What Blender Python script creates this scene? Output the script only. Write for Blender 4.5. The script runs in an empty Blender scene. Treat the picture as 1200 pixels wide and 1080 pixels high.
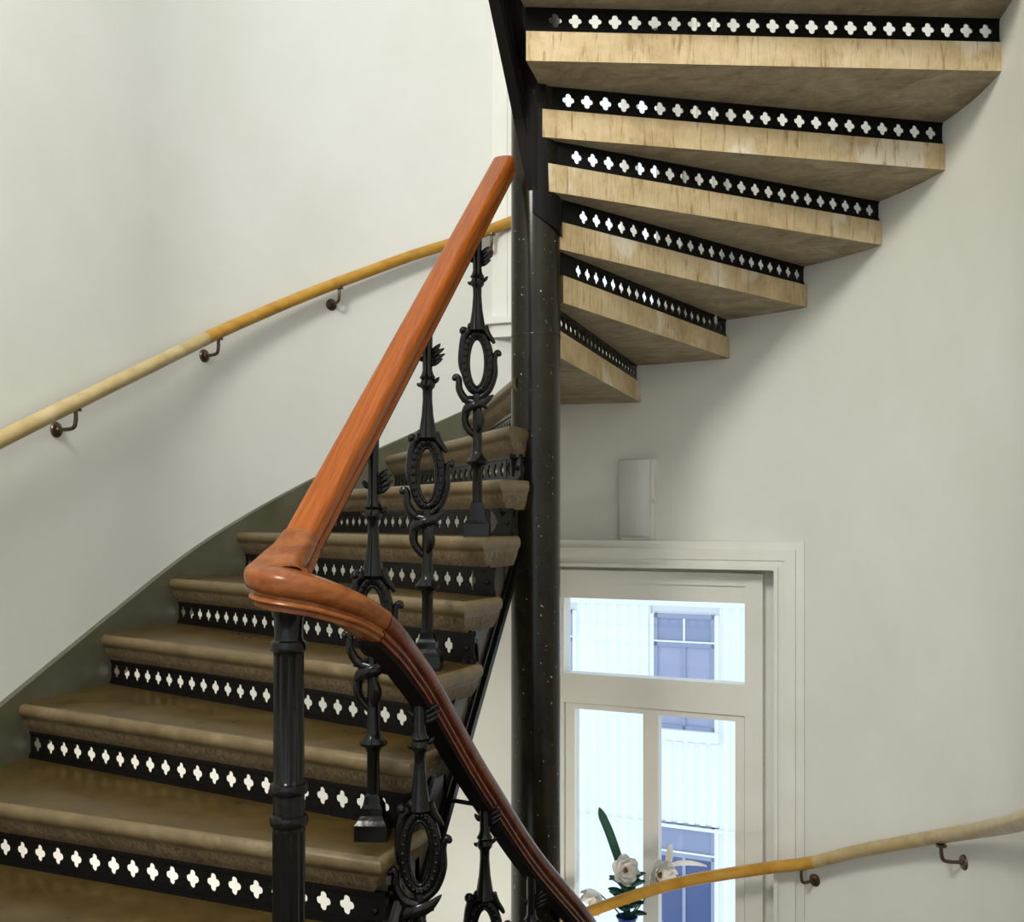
import bpy, bmesh, math, random
from mathutils import Vector, Matrix
random.seed(7)
S = bpy.context.scene
COL = S.collection
PI = math.pi

# ------------------------------------------------------------------ camera, world, lights, exposure
YAW = 0.275
cd = bpy.data.cameras.new('camera'); cam = bpy.data.objects.new('camera', cd); COL.objects.link(cam)
cam.location = (0.844, -3.278, 0.0)
cam.rotation_euler = (PI/2, 0, YAW)
cd.sensor_fit = 'HORIZONTAL'; cd.sensor_width = 36.0
cd.lens = 1211/1200*36.0
cd.shift_y = (610.7-540)/1200
cd.clip_start = 0.05
S.camera = cam

W = bpy.data.worlds.new('daylight'); S.world = W; W.use_nodes = True
bg = W.node_tree.nodes['Background']
bg.inputs['Color'].default_value = (0.86, 0.93, 1.0, 1)
bg.inputs['Strength'].default_value = 1.25

def area(name, loc, target, size, power, color):
    l = bpy.data.lights.new(name, 'AREA'); l.shape = 'DISK'; l.size = size; l.energy = power; l.color = color
    o = bpy.data.objects.new(name, l); COL.objects.link(o); o.location = loc
    o.rotation_euler = (Vector(target)-Vector(loc)).to_track_quat('-Z', 'Y').to_euler()
    return o
area('landing_fill_light', (-0.55, -3.7, 2.6), (0.5, 0.9, -0.3), 1.0, 112, (1.0, 0.96, 0.87))  # unseen fill light, added to brighten the walls and flights
lhf = area('lower_hall_fill_light', (0.40, -0.25, -2.45), (-1.0, 0.75, -0.55), 0.6, 52, (1.0, 0.95, 0.85))  # added out of view to brighten the riser holes and lower left wall
lhf.data.spread = math.radians(105)

S.view_settings.view_transform = 'Standard'
S.view_settings.look = 'None'
S.view_settings.gamma = 1.0
S.view_settings.use_curve_mapping = False
S.view_settings.exposure = 0.20

# ------------------------------------------------------------------ materials
def material(name, base, rough=0.5, metal=0.0, spec=0.5, coat=0.0):
    m = bpy.data.materials.new(name); m.use_nodes = True
    b = m.node_tree.nodes['Principled BSDF']
    b.inputs['Base Color'].default_value = (*base, 1)
    b.inputs['Roughness'].default_value = rough
    b.inputs['Metallic'].default_value = metal
    b.inputs['Specular IOR Level'].default_value = spec
    b.inputs['Coat Weight'].default_value = coat
    return m

def N(m, kind, **kw):
    n = m.node_tree.nodes.new(kind)
    for k, v in kw.items():
        if k in n.inputs: n.inputs[k].default_value = v
        else: setattr(n, k, v)
    return n
def L(m, a, b): m.node_tree.links.new(a, b)
def coords(m, scale=(1, 1, 1)):
    t = N(m, 'ShaderNodeTexCoord'); mp = N(m, 'ShaderNodeMapping'); mp.inputs['Scale'].default_value = scale
    L(m, t.outputs['Object'], mp.inputs['Vector']); return mp.outputs['Vector']
def noise(m, vec, scale, detail=4, rough=0.6, dist=0.0):
    n = N(m, 'ShaderNodeTexNoise'); n.inputs['Scale'].default_value = scale; n.inputs['Detail'].default_value = detail
    n.inputs['Roughness'].default_value = rough; n.inputs['Distortion'].default_value = dist
    L(m, vec, n.inputs['Vector']); return n.outputs['Fac']
def ramp(m, fac, stops):
    r = N(m, 'ShaderNodeValToRGB'); e = r.color_ramp.elements
    while len(e) < len(stops): e.new(0.5)
    for el, (p, c) in zip(e, stops):
        el.position = p; el.color = (*c, 1)
    L(m, fac, r.inputs['Fac']); return r.outputs['Color']
def mix(m, fac, a, b):
    n = N(m, 'ShaderNodeMix', data_type='RGBA')
    if isinstance(fac, float): n.inputs['Factor'].default_value = fac
    else: L(m, fac, n.inputs['Factor'])
    for s, v in ((6, a), (7, b)):
        if isinstance(v, tuple): n.inputs[s].default_value = (*v, 1)
        else: L(m, v, n.inputs[s])
    return n.outputs[2]
def base(m, col): L(m, col, m.node_tree.nodes['Principled BSDF'].inputs['Base Color'])
def roughness(m, fac, lo, hi):
    r = N(m, 'ShaderNodeMapRange'); r.inputs['To Min'].default_value = lo; r.inputs['To Max'].default_value = hi
    L(m, fac, r.inputs['Value']); L(m, r.outputs['Result'], m.node_tree.nodes['Principled BSDF'].inputs['Roughness'])
def bump(m, fac, strength, dist):
    b = N(m, 'ShaderNodeBump'); b.inputs['Strength'].default_value = strength; b.inputs['Distance'].default_value = dist
    L(m, fac, b.inputs['Height']); L(m, b.outputs['Normal'], m.node_tree.nodes['Principled BSDF'].inputs['Normal'])

M = {}
m = M['wall'] = material('wall_paint', (0.74, 0.74, 0.69), 0.55, spec=0.3)
v = coords(m); f = noise(m, v, 1.6, 5, 0.6); base(m, ramp(m, f, [(0.3, (0.70, 0.705, 0.645)), (0.7, (0.77, 0.77, 0.725))]))
bump(m, noise(m, v, 26, 4), 0.10, 0.004)

m = M['tread'] = material('painted_stone_tread', (0.12, 0.075, 0.025), 0.3, spec=0.55)
v = coords(m); f = noise(m, v, 7, 8, 0.7); g = noise(m, v, 160, 3, 0.7)
c = ramp(m, f, [(0.25, (0.036, 0.022, 0.005)), (0.5, (0.064, 0.040, 0.010)), (0.8, (0.105, 0.068, 0.022))])
base(m, mix(m, ramp(m, g, [(0.70, (0, 0, 0)), (0.78, (0.35, 0.35, 0.35))]), c, (0.35, 0.29, 0.16)))
roughness(m, f, 0.20, 0.40); bump(m, g, 0.12, 0.002)

m = M['nosing'] = material('worn_stone_nosing', (0.23, 0.16, 0.075), 0.45)
v = coords(m); f = noise(m, v, 9, 8, 0.7)
vs = coords(m, (26, 26, 7)); st = noise(m, vs, 3.2, 6, 0.7, 1.4)
c = ramp(m, f, [(0.25, (0.085, 0.058, 0.023)), (0.55, (0.155, 0.110, 0.052)), (0.8, (0.25, 0.19, 0.10))])
base(m, mix(m, ramp(m, noise(m, v, 45, 5, 0.7), [(0.38, (0.5, 0.5, 0.5)), (0.52, (0, 0, 0))]), c, (0.11, 0.075, 0.032)))
bump(m, f, 0.35, 0.008)
m = M['cove'] = material('chiselled_stone_cove', (0.2, 0.14, 0.065), 0.6)
v = coords(m); f = noise(m, v, 9, 8, 0.7)
vs = coords(m, (60, 60, 12)); st = noise(m, vs, 1.5, 6, 0.7, 1.6)
c = ramp(m, f, [(0.25, (0.12, 0.082, 0.036)), (0.55, (0.20, 0.140, 0.070)), (0.8, (0.29, 0.22, 0.12))])
base(m, mix(m, ramp(m, st, [(0.42, (0.8, 0.8, 0.8)), (0.54, (0, 0, 0))]), c, (0.055, 0.036, 0.015)))
bump(m, st, 0.7, 0.008)

m = M['sandstone'] = material('raw_sandstone', (0.6, 0.46, 0.26), 0.75, spec=0.2)
v = coords(m); f = noise(m, v, 5, 9, 0.72)
vs = coords(m, (30, 30, 4)); st = noise(m, vs, 1.6, 6, 0.65, 0.8)
c = ramp(m, f, [(0.25, (0.34, 0.24, 0.12)), (0.5, (0.55, 0.42, 0.24)), (0.75, (0.70, 0.58, 0.39))])
c = mix(m, ramp(m, noise(m, v, 3.1, 3), [(0.56, (0, 0, 0)), (0.62, (0.55, 0.55, 0.55))]), c, (0.80, 0.75, 0.64))
base(m, mix(m, ramp(m, st, [(0.30, (0.85, 0.85, 0.85)), (0.45, (0, 0, 0))]), c, (0.24, 0.15, 0.06)))
bump(m, st, 0.55, 0.009)

m = M['soffit_shade'] = material('sandstone_soffit_shaded', (0.3, 0.25, 0.17), 0.8, spec=0.2)  # same sandstone made darker, underside shade put into its colour
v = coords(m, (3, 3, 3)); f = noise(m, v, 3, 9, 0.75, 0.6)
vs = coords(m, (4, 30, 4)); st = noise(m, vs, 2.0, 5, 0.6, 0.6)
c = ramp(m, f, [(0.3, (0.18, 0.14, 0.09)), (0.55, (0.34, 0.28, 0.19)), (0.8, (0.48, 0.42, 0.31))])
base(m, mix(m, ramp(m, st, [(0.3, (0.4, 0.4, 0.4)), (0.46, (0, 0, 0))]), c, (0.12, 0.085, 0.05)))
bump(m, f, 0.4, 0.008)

m = M['iron'] = material('black_cast_iron', (0.0045, 0.004, 0.0035), 0.24, spec=0.14)
v = coords(m); f = noise(m, v, 60, 4); bump(m, f, 0.16, 0.002)
g = noise(m, v, 210, 2, 0.5); base(m, ramp(m, g, [(0.74, (0.006, 0.0055, 0.005)), (0.80, (0.13, 0.115, 0.09))]))

m = M['column'] = material('glossy_black_column_paint', (0.014, 0.012, 0.008), 0.20, spec=0.28)
v = coords(m); f = noise(m, v, 6, 6); g = noise(m, v, 75, 3, 0.55); h = noise(m, v, 4.0, 2)
chips = ramp(m, g, [(0.71, (0, 0, 0)), (0.725, (1, 1, 1))])
base(m, mix(m, chips, ramp(m, f, [(0.3, (0.006, 0.0055, 0.004)), (0.7, (0.020, 0.016, 0.007))]), (0.6, 0.56, 0.46)))
bump(m, noise(m, v, 18, 3), 0.10, 0.004)

m = M['iron_gloss'] = material('glossy_black_cast_iron', (0.005, 0.0045, 0.0038), 0.17, spec=0.27)
bump(m, noise(m, coords(m), 70, 4), 0.22, 0.002)
m = M['string'] = material('olive_grey_string_paint', (0.12, 0.115, 0.075), 0.4)
v = coords(m); f = noise(m, v, 4, 5)
base(m, ramp(m, f, [(0.3, (0.080, 0.074, 0.040)), (0.7, (0.125, 0.120, 0.080))]))
m = M['string_iron'] = material('olive_black_string_iron', (0.045, 0.040, 0.026), 0.34, spec=0.35)
v = coords(m); bump(m, noise(m, v, 40, 4), 0.12, 0.002)

def wood(name, dark, mid, lite, rough, sc):
    m = material(name, mid, rough, spec=0.2, coat=0.07)
    v = coords(m, sc); f = noise(m, v, 5, 7, 0.65, 0.5)
    base(m, ramp(m, f, [(0.28, dark), (0.5, mid), (0.75, lite)]))
    m.node_tree.nodes['Principled BSDF'].inputs['Coat Roughness'].default_value = 0.16
    return m
M['mahogany'] = wood('varnished_mahogany', (0.145, 0.029, 0.0025), (0.245, 0.058, 0.0035), (0.33, 0.095, 0.008), 0.34, (9, 2.2, 2.2))
def slope_grain(m, ang):
    nt = m.node_tree; mp = [n for n in nt.nodes if n.type == 'MAPPING'][0]
    tc = [n for n in nt.nodes if n.type == 'TEX_COORD'][0]
    r = nt.nodes.new('ShaderNodeMapping'); r.inputs['Rotation'].default_value = (ang, 0, 0)
    nt.links.new(tc.outputs['Object'], r.inputs['Vector']); nt.links.new(r.outputs['Vector'], mp.inputs['Vector'])
    mp.inputs['Scale'].default_value = (34, 1.3, 34)
slope_grain(M['mahogany'], -math.atan(0.93))
M['wreath'] = wood('paler_varnished_mahogany', (0.12, 0.031, 0.007), (0.195, 0.058, 0.013), (0.26, 0.094, 0.026), 0.24, (4, 4, 9))
M['core'] = material('matt_black_core_rail', (0.008, 0.006, 0.005), 0.75, spec=0.1)
M['dark_mahogany'] = wood('dark_varnished_mahogany', (0.048, 0.007, 0.0025), (0.10, 0.017, 0.005), (0.18, 0.042, 0.012), 0.24, (9, 2.2, 2.2))
M['oak'] = wood('golden_oak_rail', (0.36, 0.175, 0.022), (0.48, 0.255, 0.038), (0.56, 0.33, 0.07), 0.35, (2, 2, 3))
M['ash'] = wood('pale_ash_rail', (0.38, 0.27, 0.11), (0.47, 0.355, 0.17), (0.55, 0.44, 0.25), 0.30, (2, 2, 3))

M['bronze'] = material('dark_bronze', (0.12, 0.085, 0.06), 0.32, metal=0.9)
M['trim'] = material('white_window_paint', (0.74, 0.73, 0.67), 0.38)
v = coords(M['trim']); base(M['trim'], ramp(M['trim'], noise(M['trim'], v, 3, 3), [(0.3, (0.70, 0.69, 0.62)), (0.7, (0.77, 0.76, 0.71))]))
M['lampbody'] = material('white_plastic', (0.72, 0.71, 0.67), 0.4)
M['diffuser'] = material('frosted_diffuser', (0.68, 0.68, 0.65), 0.3)
def glass(name, tint, refl):
    m = bpy.data.materials.new(name); m.use_nodes = True; nt = m.node_tree
    for n in list(nt.nodes): nt.nodes.remove(n)
    o = nt.nodes.new('ShaderNodeOutputMaterial'); mx = nt.nodes.new('ShaderNodeMixShader')
    t = nt.nodes.new('ShaderNodeBsdfTransparent'); g = nt.nodes.new('ShaderNodeBsdfGlossy')
    t.inputs['Color'].default_value = (*tint, 1); g.inputs['Roughness'].default_value = 0.02
    mx.inputs['Fac'].default_value = refl
    nt.links.new(t.outputs[0], mx.inputs[1]); nt.links.new(g.outputs[0], mx.inputs[2]); nt.links.new(mx.outputs[0], o.inputs[0])
    return m
M['glass'] = glass('window_glass', (0.95, 0.98, 1.0), 0.05)
M['cladding'] = material('white_corrugated_cladding', (0.90, 0.94, 0.97), 0.5)
M['seam'] = material('cladding_flashing', (0.86, 0.90, 0.92), 0.5)
M['far_frame'] = material('grey_blue_window_frame', (0.30, 0.35, 0.50), 0.5)
M['far_glass'] = material('blue_grey_pane', (0.24, 0.29, 0.46), 0.12, spec=0.8)
M['far_dark'] = material('dark_blue_pane', (0.035, 0.075, 0.22), 0.12, spec=0.8)
M['far_blind'] = material('grey_lilac_blind', (0.36, 0.39, 0.56), 0.6)
M['petal'] = material('white_petal', (0.90, 0.87, 0.82), 0.5)
M['heart'] = material('rusty_flower_heart', (0.30, 0.11, 0.04), 0.6)
M['leaf'] = material('dark_green_leaf', (0.012, 0.085, 0.045), 0.35)
M['vase'] = material('blue_glazed_vase', (0.03, 0.06, 0.28), 0.15, spec=0.6)

# ------------------------------------------------------------------ object helpers
def obj(name, verts, faces, mat, parent=None, smooth=False, idx=None, angle=None):
    me = bpy.data.meshes.new(name)
    me.from_pydata([tuple(p) for p in verts], [], faces)
    for mm in (mat if isinstance(mat, (list, tuple)) else [mat]): me.materials.append(mm)
    bm = bmesh.new(); bm.from_mesh(me)
    bm.faces.ensure_lookup_table()
    if idx:
        for f, i in zip(bm.faces, idx): f.material_index = i
    if smooth:
        for f in bm.faces: f.smooth = True
    bmesh.ops.recalc_face_normals(bm, faces=bm.faces[:])
    bm.to_mesh(me); bm.free()
    if smooth and angle: me.set_sharp_from_angle(angle=math.radians(angle))
    o = bpy.data.objects.new(name, me); COL.objects.link(o)
    if parent: o.parent = parent
    return o
def empty(name, loc=(0, 0, 0), rz=0.0, parent=None):
    o = bpy.data.objects.new(name, None); COL.objects.link(o); o.location = loc; o.rotation_euler = (0, 0, rz)
    o.empty_display_size = 0.1
    if parent: o.parent = parent
    return o
def tag(o, label, cat=None, group=None):
    o['label'] = label
    if cat: o['category'] = cat
    if group: o['group'] = group
    return o
def structure(o):
    o['kind'] = 'structure'; return o

class G:                                    # geometry collector
    def __init__(s): s.v = []; s.f = []; s.i = []
    def add(s, v, f, i=0):
        n = len(s.v); s.v += [Vector(p) for p in v]; s.f += [tuple(n+k for k in q) for q in f]; s.i += [i]*len(f)
    def box(s, lo, hi, i=0, xf=None):
        (a, b, c), (d, e, g) = lo, hi
        v = [(a, b, c), (d, b, c), (d, e, c), (a, e, c), (a, b, g), (d, b, g), (d, e, g), (a, e, g)]
        if xf: v = [xf @ Vector(p) for p in v]
        s.add(v, [(0, 3, 2, 1), (4, 5, 6, 7), (0, 1, 5, 4), (1, 2, 6, 5), (2, 3, 7, 6), (3, 0, 4, 7)], i)
    def lathe(s, prof, n=20, i=0, xf=None, flute=0, fl=(0, 0), fd=0.0, rot=0.0, cap=True):
        v = []
        for r, z in prof:
            for k in range(n):
                a = 2*PI*k/n+rot; rr = r
                if flute and fl[0] < z < fl[1]: rr = r*(1-fd*(0.5-0.5*math.cos(a*flute)))
                v.append(Vector((rr*math.cos(a), rr*math.sin(a), z)))
        if xf: v = [xf @ p for p in v]
        f = [(j*n+k, j*n+(k+1) % n, (j+1)*n+(k+1) % n, (j+1)*n+k) for j in range(len(prof)-1) for k in range(n)]
        if cap: f += [tuple(reversed(range(n))), tuple(range((len(prof)-1)*n, len(prof)*n))]
        s.add(v, f, i)
    def tube(s, pts, rad, n=10, i=0, flat=1.0, closed=False):
        pts = [Vector(p) for p in pts]; m = len(pts)
        if not isinstance(rad, (list, tuple)): rad = [rad]*m
        up = None; v = []
        for k in range(m):
            a = pts[(k-1) % m] if closed else pts[max(k-1, 0)]
            b = pts[(k+1) % m] if closed else pts[min(k+1, m-1)]
            t = (b-a).normalized()
            if up is None:
                up = Vector((0, 1, 0)) if abs(t.y) < 0.9 else Vector((1, 0, 0))
            up = (up-t*up.dot(t)).normalized(); sd = t.cross(up)
            for q in range(n):
                c = 2*PI*q/n
                v.append(pts[k]+(sd*math.cos(c)+up*math.sin(c)*flat)*rad[k])
        f = [(k*n+q, k*n+(q+1) % n, ((k+1) % m)*n+(q+1) % n, ((k+1) % m)*n+q) for k in range(m if closed else m-1) for q in range(n)]
        if not closed: f += [tuple(reversed(range(n))), tuple(range((m-1)*n, m*n))]
        s.add(v, f, i)
    def ball(s, c, r, n=8, i=0, sc=(1, 1, 1)):
        prof = [(max(r*math.sin(PI*k/5), 0.0003), -r*math.cos(PI*k/5)) for k in range(6)]
        s.lathe(prof, n, i, Matrix.Translation(c) @ Matrix.Diagonal((*sc, 1)))
    def make(s, name, mat, parent=None, smooth=False, angle=None):
        return obj(name, s.v, s.f, mat, parent, smooth, s.i, angle)

def catmull(pts, n=8):
    P = [Vector(p) for p in pts]; out = []
    for k in range(len(P)-1):
        a, b, c, d = P[max(k-1, 0)], P[k], P[k+1], P[min(k+2, len(P)-1)]
        for q in range(n):
            t = q/n
            out.append(0.5*((2*b)+(c-a)*t+(2*a-5*b+4*c-d)*t*t+(3*b-a-3*c+d)*t**3))
    out.append(P[-1]); return out

# ------------------------------------------------------------------ plan of the stair hall
R = 1.452
RISE = 0.17
ZL = -1.064                                # landing level
def zstep(k): return (k-5.258)*RISE
def wallpt(s, r=R):                         # along the wall: left straight, half circle, right straight
    s = s*1.0
    if s < 0: return Vector((-r, s))
    if s > PI*R: return Vector((r, -(s-PI*R)))
    t = s/R; return Vector((-r*math.cos(t), r*math.sin(t)))
def inside(p): return abs(p.x) < R if p.y < 0 else p.length < R
def hit_wall(a, d):                         # from a inside the hall along d to the wall
    lo, hi = 0.0, 6.0
    for _ in range(50):
        mid = (lo+hi)/2
        if inside(a+d*mid): lo = mid
        else: hi = mid
    return a+d*lo
def s_of(p):
    if p.y < 0: return p.y if p.x < 0 else PI*R-p.y
    return R*(PI-math.atan2(p.y, p.x))

# walls -------------------------------------------------------------
ZT, ZB = 4.6, -3.3
def wbox(name, lo, hi):
    g = G(); g.box(lo, hi); return structure(g.make(name, M['wall']))
wbox('wall_left', (-R-0.3, -4.6, ZB), (-R, 0, ZT))
wbox('wall_right', (R, -4.6, ZB), (R+0.3, 0, ZT))
# window frame of reference: chord across the back of the half circle
WM = Vector((0.202, 1.2815)); WA = math.radians(-9)
wt = Vector((math.cos(WA), math.sin(WA))); wn = Vector((-wt.y, wt.x))
def wp(t, n): return WM+wt*t+wn*n
def win_xf(z=0.0): return Matrix.Translation((WM.x, WM.y, z)) @ Matrix.Rotation(WA, 4, 'Z')
def arc_angle(t):
    b = WM.dot(wt)+t; c = WM.dot(wn); n = math.sqrt(R*R-b*b)-c
    p = wp(t, n); return PI-math.atan2(p.y, p.x)
a0, a1 = arc_angle(-0.62), arc_angle(0.61)
TURN = 0.075                                # the upper window sits a little further round the wall
UP = 3.05                                   # one storey
openings = [(a0, a1, -2.15, -0.13), (a0-TURN, arc_angle(0.355)-TURN, 0.98, 2.95)]
ths = sorted(set([PI*k/72 for k in range(73)]+[a0, a1, a0-TURN, arc_angle(0.355)-TURN]))
ths = [t for k, t in enumerate(ths) if k == 0 or t-ths[k-1] > 1e-5]
zs = [ZB, -2.15, -0.13, 0.98, 2.95, ZT]
g = G(); nt_, nz = len(ths), len(zs)
def gid(k, j, o): return (k*nz+j)*2+o
vv = []
for t in ths:
    for z in zs:
        for r in (R, R+0.3): vv.append((-r*math.cos(t), r*math.sin(t), z))
def is_open(k, j):
    if not (0 <= k < nt_-1 and 0 <= j < nz-1): return True
    tm = (ths[k]+ths[k+1])/2; zm = (zs[j]+zs[j+1])/2
    return any(a < tm < b and c < zm < d for a, b, c, d in openings)
ff = []
for k in range(nt_-1):
    for j in range(nz-1):
        if is_open(k, j): continue
        ff.append((gid(k, j, 0), gid(k+1, j, 0), gid(k+1, j+1, 0), gid(k, j+1, 0)))
        ff.append((gid(k, j, 1), gid(k, j+1, 1), gid(k+1, j+1, 1), gid(k+1, j, 1)))
        if is_open(k-1, j): ff.append((gid(k, j, 0), gid(k, j+1, 0), gid(k, j+1, 1), gid(k, j, 1)))
        if is_open(k+1, j): ff.append((gid(k+1, j, 0), gid(k+1, j, 1), gid(k+1, j+1, 1), gid(k+1, j+1, 0)))
        if is_open(k, j-1): ff.append((gid(k, j, 0), gid(k, j, 1), gid(k+1, j, 1), gid(k+1, j, 0)))
        if is_open(k, j+1): ff.append((gid(k, j+1, 0), gid(k+1, j+1, 0), gid(k+1, j+1, 1), gid(k, j+1, 1)))
structure(obj('wall_back', vv, ff, M['wall'], smooth=True, angle=30))
g = G(); g.box((-R-0.3, -4.6, ZB-0.2), (R+0.3, R+0.3, ZB)); structure(g.make('floor_lower', [M['string']]))
# landing
g = G()
g.box((-R, -4.6, ZL-0.22), (-0.1, -1.40, ZL)); g.box((-0.1, -4.6, ZL-0.22), (R, -1.52, ZL))
floor = structure(g.make('floor', [M['tread']]))

# ------------------------------------------------------------------ steps
NOSE = [(0.0, 0.016), (-0.004, 0.007), (-0.012, 0.001), (-0.022, 0.0), (-0.032, 0.003), (-0.038, 0.012), (-0.046, 0.016),
        (-0.062, 0.022), (-0.078, 0.034), (-0.090, 0.044)]
def line(I, Wp):
    d = (Wp-I).normalized(); return d, Vector((d.y, -d.x))
def make_step(I, Wp, I2, W2, z, parent, ret=True, over=0.070, name='step'):
    d, p = line(I, Wp); d2, p2 = line(I2, W2)
    nb = 7; rings = []
    Bo = hit_wall(I2+p2*over+d2*0.02, d2); Bi = I2+p2*over
    sB = s_of(Bo)
    for dz, o in NOSE:
        oi = o if ret else 0.0
        Fi = I+p*o+d*oi
        Fo = hit_wall(Fi+d*0.02, d); sF = s_of(Fo)
        arc = [wallpt(sF+(sB-sF)*q/nb, R+0.004) for q in range(nb+1)]
        Bi_o = Bi+d2*oi
        ring = [Fi]+[Fi+(arc[0]-Fi)*q/6 for q in range(1, 6)]+arc+[Bi_o+(arc[-1]-Bi_o)*q/4 for q in (3, 2, 1)]+[Bi_o]
        rings.append([Vector((q.x, q.y, z+dz)) for q in ring])
    n = len(rings[0]); v = [q for r in rings for q in r]; f = [tuple(range(n))]; ix = [0]
    nfront, nwall, nback = 6, nb, 4
    for j in range(len(rings)-1):
        for k in range(n):
            f.append((j*n+k, j*n+(k+1) % n, (j+1)*n+(k+1) % n, (j+1)*n+k))
            if 6 <= k < 6+nb+4: ix.append(2)
            else: ix.append(1 if j < 6 else 4)
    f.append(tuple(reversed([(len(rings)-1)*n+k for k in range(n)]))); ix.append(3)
    return obj(name, v, f, [M['tread'], M['nosing'], M['sandstone'], M['soffit_shade'], M['cove']], parent, True, ix, 50)

# one quatrefoil cell outline
def lobe(t):
    b = 0.0
    for q in range(4):
        a, rr = (0.0125, 0.0095) if q % 2 else (0.0105, 0.0095)
        dl = t-q*PI/2; s_ = a*math.sin(dl)
        if abs(s_) < rr and math.cos(dl) > 0: b = max(b, a*math.cos(dl)+math.sqrt(rr*rr-s_*s_))
    return b
NQ = 32
QUAT = [(lobe(2*PI*k/NQ)*math.cos(2*PI*k/NQ), lobe(2*PI*k/NQ)*math.sin(2*PI*k/NQ)) for k in range(NQ)]
def make_riser(I, Wp, zb, h, parent, back=0.046, th=0.006, inset=0.014, margin_in=0.05):
    d, p = line(I, Wp)
    A = I+p*back+d*inset; B = hit_wall(A+d*0.02, d); Ln = (B-A).length
    def P(l, y, z): q = A+d*l+p*y; return Vector((q.x, q.y, zb+z))
    g = G()
    usable = Ln-margin_in-0.014; n = max(3, int(usable/0.061)); pitch = usable/n
    for a, b in ((0, margin_in), (Ln-0.014, Ln+0.004)):
        g.add([P(a, 0, 0), P(b, 0, 0), P(b, 0, h), P(a, 0, h), P(a, th, 0), P(b, th, 0), P(b, th, h), P(a, th, h)],
              [(0, 1, 2, 3), (4, 7, 6, 5), (0, 4, 5, 1), (2, 6, 7, 3), (0, 3, 7, 4), (1, 5, 6, 2)])
    zc = h*0.53; hw = pitch/2
    outer = []
    corners = [(hw, h-zc), (-hw, h-zc), (-hw, -zc), (hw, -zc)]
    for k in range(NQ):
        t = 2*PI*k/NQ; c, s_ = math.cos(t), math.sin(t)
        m1 = hw/abs(c) if abs(c) > 1e-6 else 1e9
        m2 = ((h-zc) if s_ > 0 else zc)/abs(s_) if abs(s_) > 1e-6 else 1e9
        mm = min(m1, m2); outer.append([c*mm, s_*mm])
    for cx, cz in corners:
        kbest = min(range(NQ), key=lambda k: (outer[k][0]-cx)**2+(outer[k][1]-cz)**2); outer[kbest] = [cx, cz]
    fr = []
    for k in range(NQ):
        k2 = (k+1) % NQ
        fr += [(k, k2, NQ+k2, NQ+k), (2*NQ+k, 3*NQ+k, 3*NQ+k2, 2*NQ+k2), (NQ+k, NQ+k2, 3*NQ+k2, 3*NQ+k)]
    for j in range(n):
        c = margin_in+pitch*(j+0.5)
        v = [P(c+x, 0, zc+z) for x, z in outer]+[P(c+x, 0, zc+z) for x, z in QUAT]
        v += [P(c+x, th, zc+z) for x, z in outer]+[P(c+x, th, zc+z) for x, z in QUAT]
        g.add(v, fr)
    for (z0, z1, y0) in ((0, 0.010, -0.008), (0.010, 0.016, -0.004), (h-0.008, h+0.002, -0.005)):
        a, b = 0.0, Ln+0.003
        g.add([P(a, y0, z0), P(b, y0, z0), P(b, y0, z1), P(a, y0, z1), P(a, th+0.004, z0), P(b, th+0.004, z0), P(b, th+0.004, z1), P(a, th+0.004, z1)],
              [(0, 1, 2, 3), (4, 7, 6, 5), (0, 4, 5, 1), (2, 6, 7, 3), (0, 3, 7, 4), (1, 5, 6, 2)])
    # rosette bolts on the solid end
    o = P(0.026, -0.001, h*0.5)
    g.ball(o, 0.008, 8)
    return g.make('riser', [M['iron']], parent)

V2 = lambda x, y: Vector((x, y))
INN = {-1: V2(-.03, -1.60), 0: V2(-.03, -1.415), 1: V2(-.025, -1.23), 2: V2(-.025, -1.06), 3: V2(-.022, -.87), 4: V2(-.02, -.68), 5: V2(-.02, -.515),
       6: V2(-.02, -.34), 7: V2(-.03, -.225), 8: V2(-.06, -.075), 9: V2(-.05, .0), 10: V2(-.01, .05), 11: V2(.02, .05),
       12: V2(.02, .04), 13: V2(.0, -.022), 14: V2(.009, -.016), 15: V2(.012, -.185), 16: V2(.012, -.335), 17: V2(.012, -.50), 18: V2(.012, -.67)}
SW = {-1: -1.81, 0: -1.43, 1: -1.05, 2: -0.672, 3: -0.288, 4: 0.10, 5: 0.464, 6: 0.82, 7: 1.20, 8: 1.57, 9: 1.93, 10: 2.335, 11: 2.755,
      12: 3.13, 13: 3.51, 14: 3.868, 15: 4.27, 16: 4.64, 17: 5.02, 18: 5.40}
lower = empty('staircase_flight', (-0.7, -1.4, ZL))
tag(lower, 'flight of brown painted stone steps with pierced black risers climbing along the left wall', 'stairs')
upper = empty('staircase_flight', (0.05, 0.05, zstep(9)))
tag(upper, 'flight of pale sandstone winders overhead, seen from underneath, fanning out from the iron column', 'stairs')
def keep(o, root):                          # parent without moving
    o.parent = root; o.matrix_parent_inverse = Matrix.Translation(-root.location); return o
for k in range(0, 17):
    root = lower if k <= 8 else upper
    st = keep(make_step(INN[k], wallpt(SW[k]), INN[k+1], wallpt(SW[k+1]), zstep(k), None, ret=(k <= 7), over=(0.045 if k == 8 else 0.070)), root)
    if k >= 1:
        rs = make_riser(INN[k], wallpt(SW[k]), zstep(k-1)-0.001, RISE-0.088, None, margin_in=0.07 if k < 9 else (0.10 if k < 14 else 0.06), inset=0.014 if k < 8 else 0.0)
        rs.parent = st; rs.matrix_parent_inverse = st.matrix_world.inverted() if False else Matrix.Identity(4)
        rs.matrix_parent_inverse = Matrix.Identity(4)
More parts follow.
